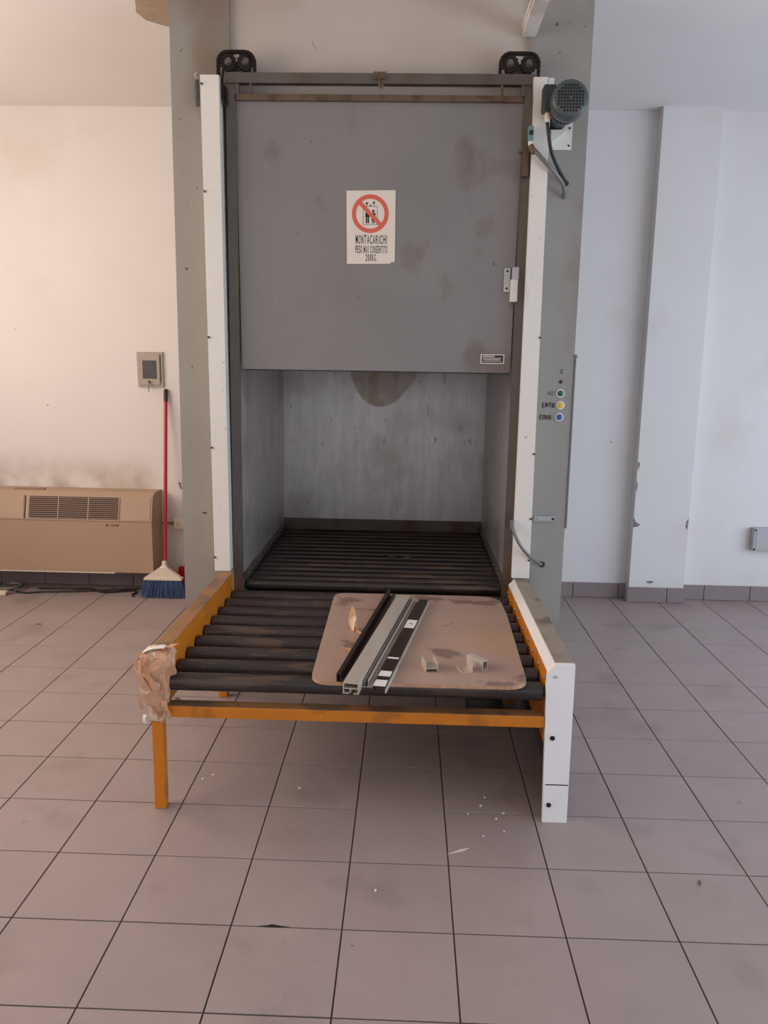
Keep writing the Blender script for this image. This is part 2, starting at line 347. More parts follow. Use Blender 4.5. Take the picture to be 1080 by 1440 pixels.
# white upright guards
gL = MB().hexa([(-.121,1.93,.557),(-.050,1.93,.557),(-.048,FY-.001,.557),(-.121,FY-.001,.557)], [(-.139,1.93,2.655),(-.062,1.93,2.655),(-.062,FY-.001,2.655),(-.139,FY-.001,2.655)]).build('chain_guard', 'white', lift)
gR = MB().hexa([(1.229,1.93,.557),(1.309,1.93,.557),(1.315,FY-.001,.557),(1.240,FY-.001,.557)], [(1.232,1.93,2.57),(1.300,1.93,2.57),(1.306,FY-.001,2.57),(1.240,FY-.001,2.57)])
gR.hexa([(1.232,1.93,2.57),(1.284,1.93,2.57),(1.284,FY-.001,2.57),(1.242,FY-.001,2.57)], [(1.226,1.93,2.655),(1.284,1.93,2.655),(1.284,FY-.001,2.655),(1.236,FY-.001,2.655)])
gR.box(1.289, 1.312, 1.945, FY-.001, 2.57, 2.657)
gR = gR.build('chain_guard', 'white', lift)
for (x, z) in ((-.125,.62),(-.128,1.12),(-.132,1.6),(-.135,2.2),(-.138,2.62)):
    MB().cyl((x+.006,1.924,z),(x+.006,1.931,z),.005,10).build('screw', 'rustbar', gL)
for (x, z) in ((1.303,.64),(1.303,.83),(1.303,1.12),(1.303,1.62)):
    MB().cyl((x,1.924,z),(x,1.931,z),.0045,10).build('screw', 'chain', gR)
# pulley disc showing beside the left guard
m = MB(); m.lathe((-.158,1.985,2.600), (-1,-.2,0), [(0,.05),(.006,.052),(.012,.05),(.020,.03),(.024,.0)], 24); pd = m.build('shaft_pulley', 'motor', lift, True)
MB().tube([(-.16,1.97,2.65),(-.165,1.96,2.662),(-.158,1.955,2.672)], .005, 8).build('pulley_clip', 'bare', pd)
# chain hanging inside left guard
MB().tube([(-.050,1.972,2.70),(-.058,1.965,2.62),(-.05,1.965,2.56),(-.040,1.97,2.555),(-.043,1.975,2.62)], .006, 8).build('chain_tail', 'chain', lift)
# sprocket pairs with chain
def sprocket(par, c, r, yaw):
    n = 14; pts = []
    ax = Vector((math.sin(yaw), -math.cos(yaw), 0)); u = Vector((math.cos(yaw), math.sin(yaw), 0)); v = Vector((0,0,1)); c = Vector(c)
    for k in range(n*4):
        a = 2*math.pi*k/(n*4); rr = r*(1.0 if k % 4 in (0,1) else .88); pts.append(c+(u*math.cos(a)+v*math.sin(a))*rr)
    m = MB(); m.prism(pts, ax*.012); s = m.build('sprocket', 'chain', par)
    h = MB(); h.lathe(c+ax*-.03, ax, [(0,.016),(.045,.016),(.05,.012),(.062,.011)], 14); h.build('axle', 'frame', s, True)
def sprocket_pair(x0, x1, zc, yaw):
    b = MB(); b.box((x0+x1)/2-.055, (x0+x1)/2+.055, 2.02, 2.03, 2.68, zc+.01); br = b.build('sprocket_bracket', 'frame', lift)
    r = .036
    for x in (x0, x1): sprocket(br, (x, 1.995, zc), r, yaw)
    # roller chain over both wheels: links alternate in width
    path = []
    for k in range(6): path.append(Vector((x0-r-.004, 1.99, zc-.055+.010*k)))
    for k in range(10): a = math.pi-k/9*math.pi/2; path.append(Vector((x0+(r+.004)*math.cos(a), 1.99, zc+(r+.004)*math.sin(a))))
    nst = 8
    for k in range(1, nst): path.append(Vector((x0+(x1-x0)*k/nst, 1.99, zc+r+.004)))
    for k in range(10): a = math.pi/2-k/9*math.pi/2; path.append(Vector((x1+(r+.004)*math.cos(a), 1.99, zc+(r+.004)*math.sin(a))))
    for k in range(6): path.append(Vector((x1+r+.004, 1.99, zc-.005-.010*k)))
    m = MB()
    for i in range(len(path)-1):
        a, bq = path[i], path[i+1]; d = (bq-a).normalized(); n = d.cross(Vector((0,1,0))).normalized(); wd = .009 if i % 2 else .013; th = .0065 if i % 2 else .0045
        q = [a-d*.002+n*th, a-d*.002-n*th, bq+d*.002-n*th, bq+d*.002+n*th]
        m.prism([p+Vector((0,-wd,0)) for p in q], (0,2*wd,0))
    m.build('chain', 'chain', br)
sprocket_pair(-.036, .036, 2.722, .28); sprocket_pair(1.135, 1.212, 2.722, -.06)
# controls on the right panel
def button(x, z, capmat, label):
    m = MB(); m.lathe((x,FY,z), (0,-1,0), [(0,.019),(.004,.019),(.006,.018),(.006,.0135),(.004,.013)], 28); b = m.build('push_button', 'tape', lift, True)
    b['label'] = label
    c = MB(); c.lathe((x,FY-.003,z), (0,-1,0), [(0,.0134),(.006,.0132),(.0075,.011),(.008,.0)], 24); c.build('button_cap', capmat, b, True)
button(1.427, 1.382, 'green', 'green push button in a white ring'); button(1.430, 1.329, 'yellowbtn', 'yellow push button in a white ring'); button(1.428, 1.276, 'bluebtn', 'blue push button in a white ring')
m = MB(); m.lathe((1.427,FY,1.433), (0,-1,0), [(0,.008),(.004,.0078),(.006,.004),(.0065,0)], 16); m.build('indicator_lamp', 'led', lift, True)
def scribble(strokes, x, z, w, h, par, name, r=.0014):
    m = MB()
    for s in strokes: m.tube([(x+u*w, FY-.0006, z+v*h) for u, v in s], r, 6, 4 if len(s) > 2 else 1)
    return m.build(name, 'ink', par)
E_ = [[(.8,1),(.1,.95),(0,.5),(.05,.05),(.8,0)],[(0,.5),(.6,.55)]]
N_ = [[(0,0),(.1,1)],[(.1,1),(.7,.1)],[(.7,.1),(.75,1)]]; T_ = [[(.4,0),(.42,1)],[(0,.95),(.9,1)]]; R_ = [[(0,0),(.05,1)],[(.05,1),(.7,.9),(.6,.5),(.05,.45)],[(.25,.45),(.8,0)]]
O_ = [[(.4,1),(0,.6),(.15,.05),(.7,.1),(.8,.7),(.4,1)]]; C_ = [[(.8,.95),(.15,.9),(.05,.4),(.2,.0),(.8,.05)]]; U_ = [[(.05,1),(.05,.2),(.4,0),(.75,.2),(.8,1)]]
G_ = [[(.8,1),(.15,.8),(.05,.3),(.4,0),(.8,.2),(.75,.5),(.4,.5)]]; S6 = [[(.7,1),(.15,.6),(.1,.1),(.6,0),(.7,.4),(.15,.45)]]
def word(chars, x, z, cw, h, name, r=.0014):
    for k, ch in enumerate(chars): scribble(ch, x+k*cw*1.22, z+random.uniform(-.002,.002), cw, h, lift, name, r)
word([C_], 1.424, 1.473, .012, .016, 'marker_lettering', .0016)
word([S6, O_], 1.372, 1.374, .0115, .016, 'marker_lettering', .0009)
word([E_, N_, T_, R_], 1.350, 1.318, .0118, .020, 'marker_lettering', .0019)
word([E_, O_, U_, G_], 1.341, 1.266, .0113, .019, 'marker_lettering', .0019)
sb = MB(); sb.box(1.338, 1.434, FY-.010, FY, .797, .820, .002); sb.box(1.35, 1.405, FY-.020, FY-.010, .804, .814, .002); sbo = sb.build('slide_bolt', 'boxgrey', lift)
MB().cyl((1.424,FY-.014,.809),(1.424,FY-.010,.809),.006,12).build('screw', 'chain', sbo)
MB().box(1.4815, 1.4905, FY-.004, FY+.03, .765, 1.555, .002).build('edge_channel', 'conduit', lift)
MB().cyl((1.487,FY-.006,1.545),(1.487,FY-.002,1.545),.007,8).build('screw', 'conduit', lift)
for (x, z) in ((-.20,.80),(-.19,.80)): MB().cyl((x,FY-.002,z),(x,FY,z),.004,8).build('screw_hole', 'dark', lift)
for (x, z) in ((1.33,2.90),(-.25,1.9)): MB().cyl((x,FY-.002,z),(x,FY,z),.006,8).build('screw_hole', 'rustbar', lift)
# motor bracket plate
mp = MB(); mp.box(1.320, 1.416, FY-.006, FY-.0005, 2.408, 2.565, .001); mpo = mp.build('motor_bracket', 'white', lift)
MB().prism([(1.321,FY-.0062,2.425),(1.321,FY-.0062,2.478),(1.392,FY-.0062,2.478)], (0,-.04,0)).build('gusset', 'white', mpo)
for z in (2.425, 2.494): MB().cyl((1.404,FY-.010,z),(1.404,FY-.005,z),.004,10).build('bolt', 'chain', mpo)
# limit switch + flexible conduits
ls = MB(); ls.box(1.212, 1.232, 1.90, 1.93, 2.405, 2.462, .002); lso = ls.build('limit_switch', 'switchblue', lift)
MB().cyl((1.222,1.894,2.435),(1.222,1.901,2.435),.009,16).build('switch_button', 'dark', lso)
MB().cyl((1.222,1.915,2.406),(1.224,1.912,2.385),.009,12).build('cable_gland', 'tape', lso)
c = MB(); c.tube([(1.224,1.912,2.387),(1.241,1.902,2.367),(1.28,1.90,2.326),(1.327,1.92,2.288),(1.372,1.98,2.259),(1.390,2.025,2.233),(1.396,FY-.0005,2.216)], .0085, 10); 
fc = tag(c.build('flexible_conduit', 'conduit', None, True), 'grey flexible conduit running from blue limit switch into the grey panel', 'cable')
MB().cyl((1.224,1.912,2.388),(1.238,1.903,2.358),.012,12).build('conduit_fitting', 'rustbar', fc)
c = MB(); c.tube([(1.222,1.905,.79),(1.235,1.89,.755),(1.265,1.89,.705),(1.315,1.93,.65),(1.36,2.0,.61),(1.383,FY,.592)], .0075, 10)
fc = tag(c.build('flexible_conduit', 'conduit', None, True), 'grey flexible conduit at the foot of the white guard below slide bolt', 'cable')
c = MB(); c.box(1.208, 1.228, 1.905, 1.93, .785, .825, .004); c.build('conduit_fitting', 'conduit', fc)
MB().cyl((1.385,FY-.004,.591),(1.385,FY,.591),.014,14).build('grommet', 'dark', fc)
MB().tube([(1.208,1.915,.81),(1.196,1.91,.815),(1.185,1.91,.81)], .004, 8).build('plunger', 'rustbar', fc)

# ------------------------------------------------------------------ lift car
CX0, CX1, CY0, CY1 = -.02, 1.217, 2.075, 3.35
car = thing('lift_car', (.6, 2.7, .3), 'open galvanised lift car with a floor of dark steel rollers', 'lift car')
MB().box(CX0-.004, CX0, CY0, CY1, .40, 2.0).build('side_wall', 'galv', car)
MB().box(CX1, CX1+.004, CY0, CY1, .40, 2.0).build('side_wall', 'galv', car)
bw = MB().box(CX0-.004, CX1+.004, CY1, CY1+.004, .54, 2.0).build('back_wall', 'galv', car)
MB().box(CX0, CX1, CY1-.012, CY1+.004, .40, .5395).build('kick_strip', 'frame', car)
MB().box(CX0-.004, CX1+.004, CY0, CY1+.004, 2.0, 2.01).build('roof', 'galv', car)
MB().box(CX0, CX1, CY0, CY1, .38, .40).build('floor_pan', 'dark', car)
# curled sheet hanging against the back wall
def tongue(name, mt, par):
    bm = MB(); n = 16; top = 1.62
    left = []
    ring0, ring1 = [], []
    outline = [(.30,top),(.386,1.457),(.40,1.41),(.413,1.377),(.437,1.33),(.466,1.292),(.50,1.262),(.54,1.247),(.575,1.243),(.61,1.249),(.661,1.272),(.70,1.31),(.75,1.375),(.79,1.435),(.85,top)]
    A = [(x, CY1-.022-.02*max(0,(1.46-z)), z) for x, z in outline]
    bm.prism(A, (0,.003,0)); return bm.build(name, mt, par)
tongue('loose_sheet', 'galvflap', bw)
rp = MB(); rp.cyl((CX0+.012,0,0),(CX1-.012,0,0),.0255,18); rp = rp.build('roller', 'carroller', car, True, (0,0,0))
for k in range(14):
    o = rp if k == 0 else share(rp, (0,0,0), car)
    o.location = Vector((0, 2.108+.0925*k, .450))-wloc(car)
for xa in (CX0, CX1-.016):
    rl = MB().box(xa, xa+.016, CY0, CY1-.02, .478, .512).build('roller_rail', 'frame', car)
    xx = xa+.008
    for k in range(13): MB().cyl((xx-.011, 2.108+.0925*k, .502),(xx+.011, 2.108+.0925*k, .502),.006,8).build('rail_bolt', 'bare', rl)
for k, (x, y, a) in enumerate(((.42,2.36,.1),(.66,2.60,.4),(.74,2.585,.9),(.60,2.63,.2))):
    m = MB(); m.prism([(x,y,.477),(x+.03,y+.006,.477),(x+.034,y+.018,.477),(x+.012,y+.022,.477),(x-.006,y+.012,.477)], (0,0,.006))
    tag(m.build('debris_scrap', 'rustbar'), 'small dirty scrap lying on the rollers inside the lift car', 'scrap', 'scraps on the car rollers')

# ------------------------------------------------------------------ electric motor
MX, MZ, MY = 1.348, 2.522, 1.745
mot = thing('electric_motor', (MX, FY, MZ), 'dark grey-green electric motor with slotted fan cover bolted beside white guard', 'motor')
m = MB(); m.lathe((MX,FY-.0065,MZ), (0,-1,0), [(0,.040),(.155,.040),(.157,.060),(.176,.062),(.180,.056),(.225,.056)], 32); mb = m.build('motor_body', 'motordark', mot, True)
m = MB()
for k in range(26):
    a = 2*math.pi*k/26; d = Vector((math.cos(a),0,math.sin(a))); t = Vector((-math.sin(a),0,math.cos(a)))*.0016
    c0 = Vector((MX,FY-.188,MZ))
    m.prism([c0+d*.054+t, c0+d*.054-t, c0+d*.064-t, c0+d*.064+t], (0,-.04,0))
m.build('cooling_fins', 'motor', mb)
m = MB(); m.lathe((MX,MY+.085,MZ), (0,-1,0), [(0,.069),(.006,.0715),(.070,.0715),(.079,.068),(.084,.060)], 36); fcv = m.build('fan_cover', 'motor', mot, True)
m = MB(); yf = MY+.001
for i in range(-4, 5):
    for j in range(-4, 5):
        x, z = i*.0115, j*.0115
        if math.hypot(x, z) < .053 and not (i == 0 and j == 0): m.box(MX+x-.0042, MX+x+.0042, yf-.0008, yf+.002, MZ+z-.0042, MZ+z+.0042)
m.build('grille_openings', 'hole', fcv)
MB().cyl((MX,yf+.002,MZ),(MX,yf-.003,MZ),.006,12).build('centre_boss', 'motor', fcv)
for a in (.6, 2.4, 3.9, 5.4):
    x, z = MX+.053*math.cos(a), MZ+.053*math.sin(a)
    MB().cyl((x,FY-.192,z),(x,FY-.180,z),.006,8).build('flange_bolt', 'bare', mb)
m = MB(); m.box(1.253, MX-.045, 1.81, 1.875, 2.495, 2.592, .006); tbx = m.build('terminal_box', 'motordark', mot)
MB().box(1.259, MX-.053, 1.806, 1.81, 2.503, 2.584).build('box_lid', 'motordark', tbx)
MB().lathe((1.277,1.85,2.496), (0,0,-1), [(0,.010),(.010,.012),(.026,.011),(.036,.0085)], 14).build('cable_gland', 'whiteplastic', tbx, True)
MB().tube([(1.277,1.85,2.466),(1.283,1.85,2.426),(1.302,1.87,2.359),(1.347,1.95,2.309),(1.387,2.03,2.285),(1.402,2.0595,2.274)], .0075, 10).build('power_cable', 'dark', mot, True)
MB().cyl((1.402,2.054,2.274),(1.402,2.0595,2.274),.011,12).build('cable_grommet', 'dark', mot)

# ------------------------------------------------------------------ notices on the gate
sg = MB(); GY = 1.9985
out = [(.467,GY,1.922),(.652,GY,1.925),(.660,GY,1.9315),(.671,GY,1.932),(.674,GY,1.938),(.6725,GY,2.227),(.462,GY,2.223)]
sg.prism(out, (0,-.0008,0)); sg = tag(sg.build('paper_notice', 'paper'), 'white paper notice with red prohibition circle taped on the grey gate', 'sign')
PY_ = GY-.0008
def flat(V, F, x, z, mt, name, par, y=PY_, t=.0004):
    bm = MB(); vs = [bm.bm.verts.new((x+a, y-t, z+b)) for a, b in V]
    for f in F:
        try: bm.bm.faces.new([vs[i] for i in f])
        except ValueError: pass
    bmesh.ops.recalc_face_normals(bm.bm, faces=bm.bm.faces)
    r = bmesh.ops.extrude_face_region(bm.bm, geom=list(bm.bm.faces)); vv = [e for e in r['geom'] if isinstance(e, bmesh.types.BMVert)]
    bmesh.ops.translate(bm.bm, verts=vv, vec=(0, t*.9, 0))
    return bm.build(name, mt, par)
cx, cz = .5655, 2.130
n = 48; Ro, Ri = .079, .061
V = [(Ro*math.cos(2*math.pi*k/n), Ro*math.sin(2*math.pi*k/n)) for k in range(n)]+[(Ri*math.cos(2*math.pi*k/n), Ri*math.sin(2*math.pi*k/n)) for k in range(n)]
F = [(k, (k+1)%n, n+(k+1)%n, n+k) for k in range(n)]
ring = flat(V, F, cx, cz, 'red', 'prohibition_ring', sg)
d = .70710678; hw = .0085; L_ = .064
q = [(-L_*d-hw*d, L_*d-hw*d), (-L_*d+hw*d, L_*d+hw*d), (L_*d+hw*d, -L_*d+hw*d), (L_*d-hw*d, -L_*d-hw*d)]
flat(q, [(0,1,2,3)], cx, cz, 'red', 'diagonal_bar', sg, PY_-.0006)
pg = MB(); t = .0016
def rect(m, x0, x1, z0, z1): m.box(cx+x0, cx+x1, PY_-.0004, PY_, cz+z0, cz+z1)
for a in ((-.031,-.031+t,-.045,.031), (.029,.029+t,-.045,.031), (-.031,.031,-.045,-.045+t), (-.031,.031,.031-t,.031)): rect(pg, *a)
for fx, skirt in ((-.012, 0), (.013, 1)):
    pg.lathe((cx+fx,PY_-.0004,cz+.011), (0,1,0), [(0,.0055),(.0004,.0055)], 12)
    rect(pg, fx-.009, fx+.009, -.014, .004)
    if skirt: pg.prism([(cx+fx-.006,PY_-.0004,cz-.014),(cx+fx+.006,PY_-.0004,cz-.014),(cx+fx+.008,PY_-.0004,cz-.027),(cx+fx-.008,PY_-.0004,cz-.027)], (0,.0004,0)); rect(pg, fx-.005, fx-.001, -.039, -.027); rect(pg, fx+.001, fx+.005, -.039, -.027)
    else: rect(pg, fx-.007, fx-.001, -.039, -.014); rect(pg, fx+.001, fx+.007, -.039, -.014)
for ax, up in ((-.015, -1), (.015, 1)):
    z = .040
    rect(pg, ax-.0018, ax+.0018, z-.006, z+.007)
    tip = z+(.012 if up > 0 else -.004); bs = z+(.003 if up > 0 else .005)
    pg.prism([(cx+ax-.007,PY_-.0004,cz+bs),(cx+ax+.007,PY_-.0004,cz+bs),(cx+ax,PY_-.0004,cz+tip)], (0,.0004,0))
rect(pg, -.004, .004, .032, .037)
pg.build('lift_pictogram', 'ink', sg)
def slab_line(txt, x0, x1, z, h, name):
    adv = (x1-x0)/sum(.55 if c in ' I.' else 1 for c in txt); x = x0; VV, FF = [], []
    for c in txt:
        a = adv*(.55 if c in ' I.' else 1)
        if c != ' ':
            V, F = text_polys(c, 1.0, 1, .012)
            xs = [p[0] for p in V]; zs = [p[1] for p in V]; w0 = max(xs)-min(xs); h0 = max(zs)-min(zs)
            gw = a*.74 if c not in 'I.' else a*.36; hh = h if c != '.' else h*.14
            base = len(VV); VV += [(x+a/2+((p[0]-min(xs))/w0-.5)*gw, z+(p[1]-min(zs))/h0*hh) for p in V]; FF += [tuple(i+base for i in f) for f in F]
        x += a
    flat(VV, FF, 0, 0, 'ink', name, sg)
slab_line('MONTACARICHI', .502, .640, 2.006, .037, 'printed_line'); slab_line('PESO MAX CONSENTITO', .502, .642, 1.968, .031, 'printed_line'); slab_line('200KG.', .546, .598, 1.935, .029, 'printed_line')
npz = MB(); npz.box(1.059, 1.163, GY-.0012, GY, 1.507, 1.548); npl = tag(npz.build('rating_plate', 'paper'), 'small black and white rating plate at gate lower corner', 'plate')
MB().box(1.064, 1.158, GY-.0016, GY-.0012, 1.511, 1.544).build('black_field', 'ink', npl)
for r, (n_, h_) in enumerate(((11,.0050),(17,.0038),(15,.0038),(19,.0030))):
    m = MB(); x = 1.068+random.uniform(0,.004); z = 1.5365-r*.0068
    for k in range(n_):
        wd = random.uniform(.0025,.0055)
        if x+wd > 1.154: break
        m.box(x, x+wd, GY-.0019, GY-.0016, z, z+h_); x += wd+.0014
    m.build('printed_line', 'paper', npl)

# ------------------------------------------------------------------ roller conveyor
con = thing('roller_conveyor', (.58, 1.4, 0), 'ochre roller conveyor table with dark rollers standing before the lift', 'conveyor')
# left rail: channel with worn top
rl = MB(); rl.box(-.092, -.038, .868, 1.925, .36, .5495, .003); rlo = rl.build('side_rail', 'yellow', con)
MB().box(-.094, -.036, .868, 1.922, .5495, .5530, .001).build('rail_top', 'yellowtop', rlo)
MB().box(-.083, -.046, .862, .900, 0, .3595, .002).build('leg', 'yellow', con)
MB().box(-.083, -.046, 1.80, 1.84, 0, .3595, .002).build('leg', 'yellow', con)
fb = MB().box(-.038, 1.216, .862, .912, .333, .3715, .002).build('front_cross_bar', 'yellow', con)
MB().box(-.036, 1.214, .864, .911, .3715, .3735).build('bar_top', 'yellowtop', fb)
MB().box(-.038, 1.216, 1.80, 1.84, .333, .3715, .002).build('rear_cross_bar', 'yellow', con)
rr = MB().box(1.216, 1.240, .877, 1.925, .28, .524, .002).build('side_rail', 'yellow', con)
# white casing along the right rail: chamfered profile, and its front leg
prof = [(1.2405,.27),(1.303,.27),(1.303,.550),(1.2405,.550),(1.2165,.5265),(1.2165,.5245),(1.2405,.5245)]
cs = MB(); cs.prism([(x,.877,z) for x, z in prof], (0,1.048,0)); cso = cs.build('chain_casing', 'whitecasing', con)
MB().box(1.2985, 1.303, .8775, 1.925, 0, .2695).build('light_blocking_skirt', 'frame', cso)  # added floor-length plate that keeps right window light from under the conveyor
MB().box(1.2435, 1.304, .877, 1.925, .5502, .5532).build('casing_top', 'whitetop', cso)
lp = [(1.225,0),(1.306,0),(1.3035,.5535),(1.240,.5535),(1.216,.527),(1.214,.48)]
lg = MB(); lg.prism([(x,.857,z) for x, z in lp], (0,.0195,0)); lgo = lg.build('casing_leg', 'whitecasing', con)
for z in (.301, .063):
    MB().lathe((1.243,.857,z), (0,-1,0), [(0,.009),(.003,.0085),(.005,.005)], 6).build('bolt', 'chain', lgo)
MB().box(1.2285, 1.303, .8562, .857, .134, .1375).build('casing_joint', 'ink', lgo)
MB().box(1.222, 1.2605, 1.82, 1.90, 0, .2695, .002).build('leg', 'yellow', con)
rp = MB(); rp.cyl((-.030,0,0),(1.206,0,0),.030,22); rp.cyl((-.037,0,0),(-.030,0,0),.012,10); rp.cyl((1.206,0,0),(1.2155,0,0),.012,10); rp = rp.build('roller', 'roller', con, True, (0,0,0))
bp = MB(); bp.lathe((1.2155,0,0), (-1,0,0), [(0,.008),(.004,.008),(.006,.005)], 8); bp = bp.build('axle_bolt', 'bare', con, False, (0,0,0))
for k in range(9):
    y = .897+.1245*k
    for q, z in ((rp, .446), (bp, .497)):
        o = q if k == 0 else share(q, (0,0,0), con)
        o.location = Vector((0, y, z))-wloc(con)
# drive unit under the right side
dv = MB(); dv.lathe((1.00,1.72,.20), (1,0,0), [(0,.085),(.01,.09),(.13,.09),(.14,.07),(.18,.07),(.20,.05)], 20); dv.box(1.03, 1.17, 1.60, 1.79, .0, .11, .004)
dvo = dv.build('drive_unit', 'drive', con, True)
m = MB()
for k in range(7): m.box(1.035+.018*k, 1.041+.018*k, 1.622, 1.632, .05, .28)
m.build('drive_fins', 'drive', dvo)
# masking tape bound round the front left corner
rng = random.Random(3); m = MB(); rings = []
levels = [(.318,.024,.024),(.345,.030,.026),(.372,.033,.030),(.400,.036,.032),(.43,.039,.034),(.46,.043,.036),(.49,.048,.040),(.52,.053,.044),(.545,.052,.045),(.560,.044,.038),(.5655,.028,.024),(.566,.010,.010)]
for i, (z, rx, ry) in enumerate(levels):
    ring_ = []
    for k in range(22):
        a = 2*math.pi*k/22; c, s = math.cos(a), math.sin(a); pw = .45
        x = rx*abs(c)**pw*(1 if c > 0 else -1); y = ry*abs(s)**pw*(1 if s > 0 else -1)
        j = rng.uniform(.86, 1.14); ring_.append((-.064+x*j+(i/11)*.004, .882+y*j-.004, z+rng.uniform(-.006,.006)))
    rings.append(ring_)
m.loft(rings); tw = m.build('masking_tape_wrap', 'mask', con); tw['label'] = 'crumpled tan masking tape bound round the corner'
def flap(p0, p1, wv, curl, mt):
    m = MB(); P0, P1, W, Cv = Vector(p0), Vector(p1), Vector(wv), Vector(curl); n = 6; A, B = [], []
    for k in range(n+1):
        t = k/n; c = P0.lerp(P1, t)+Cv*math.sin(t*math.pi*.8); j = 1+.25*math.sin(9*t+1); A.append(c-W*j); B.append(c+W*j)
    th = Vector((0,-.0012,.0006)); 
    vs = [[m.bm.verts.new(p) for p in r] for r in (A, B, [p+th for p in A], [p+th for p in B])]
    for k in range(n):
        for a, b in ((0,1),(1,3),(3,2),(2,0)): m.bm.faces.new((vs[a][k], vs[a][k+1], vs[b][k+1], vs[b][k]))
    for k in (0, n): m.bm.faces.new((vs[0][k], vs[1][k], vs[3][k], vs[2][k]))
    return m.build('tape_flap', mt, tw)
flap((-.112,.83,.54),(-.07,.832,.43),(.010,0,.006),(-.012,-.012,0),'mask'); flap((-.09,.842,.50),(-.045,.835,.44),(.006,0,.010),(0,-.014,0),'mask')
flap((-.10,.838,.47),(-.098,.842,.37),(.006,0,0),(-.008,-.01,0),'mask'); flap((-.075,.838,.475),(-.045,.838,.45),(.004,0,.008),(0,-.012,0),'tape')
flap((-.035,.84,.40),(-.022,.85,.335),(.008,0,0),(.006,-.008,0),'mask'); flap((-.03,.845,.555),(-.012,.87,.48),(.010,0,.004),(.012,-.008,0),'mask')
flap((-.10,.85,.345),(-.092,.85,.315),(.005,0,0),(-.006,-.008,0),'tape'); flap((-.10,.855,.562),(-.03,.865,.572),(.0,.016,.0),(0,0,.008),'tape')
flap((-.02,.86,.40),(.0,.90,.375),(.006,.004,0),(.004,-.006,.01),'mask'); flap((-.025,.87,.57),(-.02,.96,.55),(.012,0,0),(.004,0,.006),'mask')

# ------------------------------------------------------------------ board and the things lying on it
BZ = .4768
def rounded(corners, seg=6):
    """corners: (x, y, r)"""
    pts = []; n = len(corners)
    for i, (x, y, r) in enumerate(corners):
        p = Vector((x,y,0)); a = Vector(corners[i-1][:2]+(0,)); b = Vector(corners[(i+1)%n][:2]+(0,))
        d0 = (a-p).normalized(); d1 = (b-p).normalized(); p0 = p+d0*r; p1 = p+d1*r
        for k in range(seg+1):
            t = k/seg; pts.append((1-t)**2*p0+2*t*(1-t)*p+t*t*p1)
    return pts
bd = MB(); ol = rounded([(.450,.822,.07),(1.152,.826,.075),(1.172,1.60,.05),(1.165,1.853,.10),(.437,1.853,.06)])
bd.prism([(p.x,p.y,BZ) for p in ol], (0,0,.012)); bdo = tag(bd.build('hardboard_sheet', 'board'), 'brown hardboard sheet with rounded corners lying on the conveyor rollers', 'board')
bdo.data.materials.append(MT['boardedge'])
for p_ in bdo.data.polygons:
    if abs(p_.normal.z) < .5: p_.material_index = 1
TZ = BZ+.0122
def extrusion(name, prof, p0, p1, mt, label, cat, grp=None):
    """prof: list of closed polygons in (across, up); run from p0 to p1 (x, y) at board height."""
    a, b = Vector((p0[0],p0[1],0)), Vector((p1[0],p1[1],0)); d = (b-a); n = Vector((d.y,-d.x,0)).normalized(); m = MB()
    for poly in prof: m.prism([a+n*u+Vector((0,0,TZ+v)) for u, v in poly], d)
    o = m.build(name, mt); tag(o, label, cat, grp); return o, a, d, n
R4 = lambda u0, u1, v0, v1: [(u0,v0),(u1,v0),(u1,v1),(u0,v1)]
o, a, d, n_ = extrusion('brown_profile', [R4(-.017,.017,0,.003), R4(-.017,-.014,.003,.024), R4(-.006,-.003,.003,.024), R4(-.017,-.003,.024,.027), R4(.010,.017,.003,.012)], (.552,.822), (.688,1.825), 'brown', 'dark brown metal profile lying leftmost on the hardboard beside tape scrap', 'profile')
o, a, d, n_ = extrusion('aluminium_profile', [R4(-.025,.025,.033,.036), R4(-.025,-.022,0,.033), R4(.022,.025,0,.033), R4(-.022,-.006,0,.003), R4(.008,.022,0,.003), R4(-.022,.022,.016,.019), R4(-.003,.0,.003,.016)], (.588,.728), (.742,1.715), 'alu', 'pale aluminium hollow profile overhanging the front of the hardboard', 'profile')
RC = lambda u0, u1, v0, v1: R4(u0*.72, u1*.72, v0, v1)
RS = lambda u0, u1, v0, v1: R4(u0*.86, u1*.86, v0, v1)
o, a, d, n_ = extrusion('grey_channel_profile', [RC(-.024,.024,0,.003), RC(-.024,-.021,.003,.02), RC(-.010,-.007,.003,.022), RC(.006,.009,.003,.026), RC(.021,.024,.003,.012)], (.634,.785), (.787,1.738), 'alu', 'ribbed aluminium channel between hollow profile and white-taped brown strip', 'profile')
MB().prism([a+n_*u+Vector((0,0,TZ+v)) for u, v in RC(-.0205,-.0105,.0032,.008)], d).build('dark_gasket', 'dark', o)
MB().prism([a+n_*u+Vector((0,0,TZ+v)) for u, v in RC(-.0065,.0055,.0032,.010)], d*.999).build('dark_gasket', 'dark', o)
o, a, d, n_ = extrusion('taped_brown_strip', [RS(-.021,.021,.017,.020), RS(-.021,-.018,0,.017), RS(.018,.021,0,.017)], (.674,.745), (.829,1.712), 'brown', 'brown metal strip wrapped with white tape bands beside ribbed channel', 'profile')
for t0, t1 in ((.004,.055),(.09,.135),(.255,.268),(.60,.70)):
    m = MB(); s0 = a+d*t0; m.prism([s0+n_*u+Vector((0,0,TZ+v)) for u, v in RS(-.0222,.0222,.0195,.0212)], d*(t1-t0)); m.prism([s0+n_*u+Vector((0,0,TZ+v)) for u, v in RS(-.0225,-.0210,.002,.0195)], d*(t1-t0)); m.build('white_tape_band', 'tape', o)
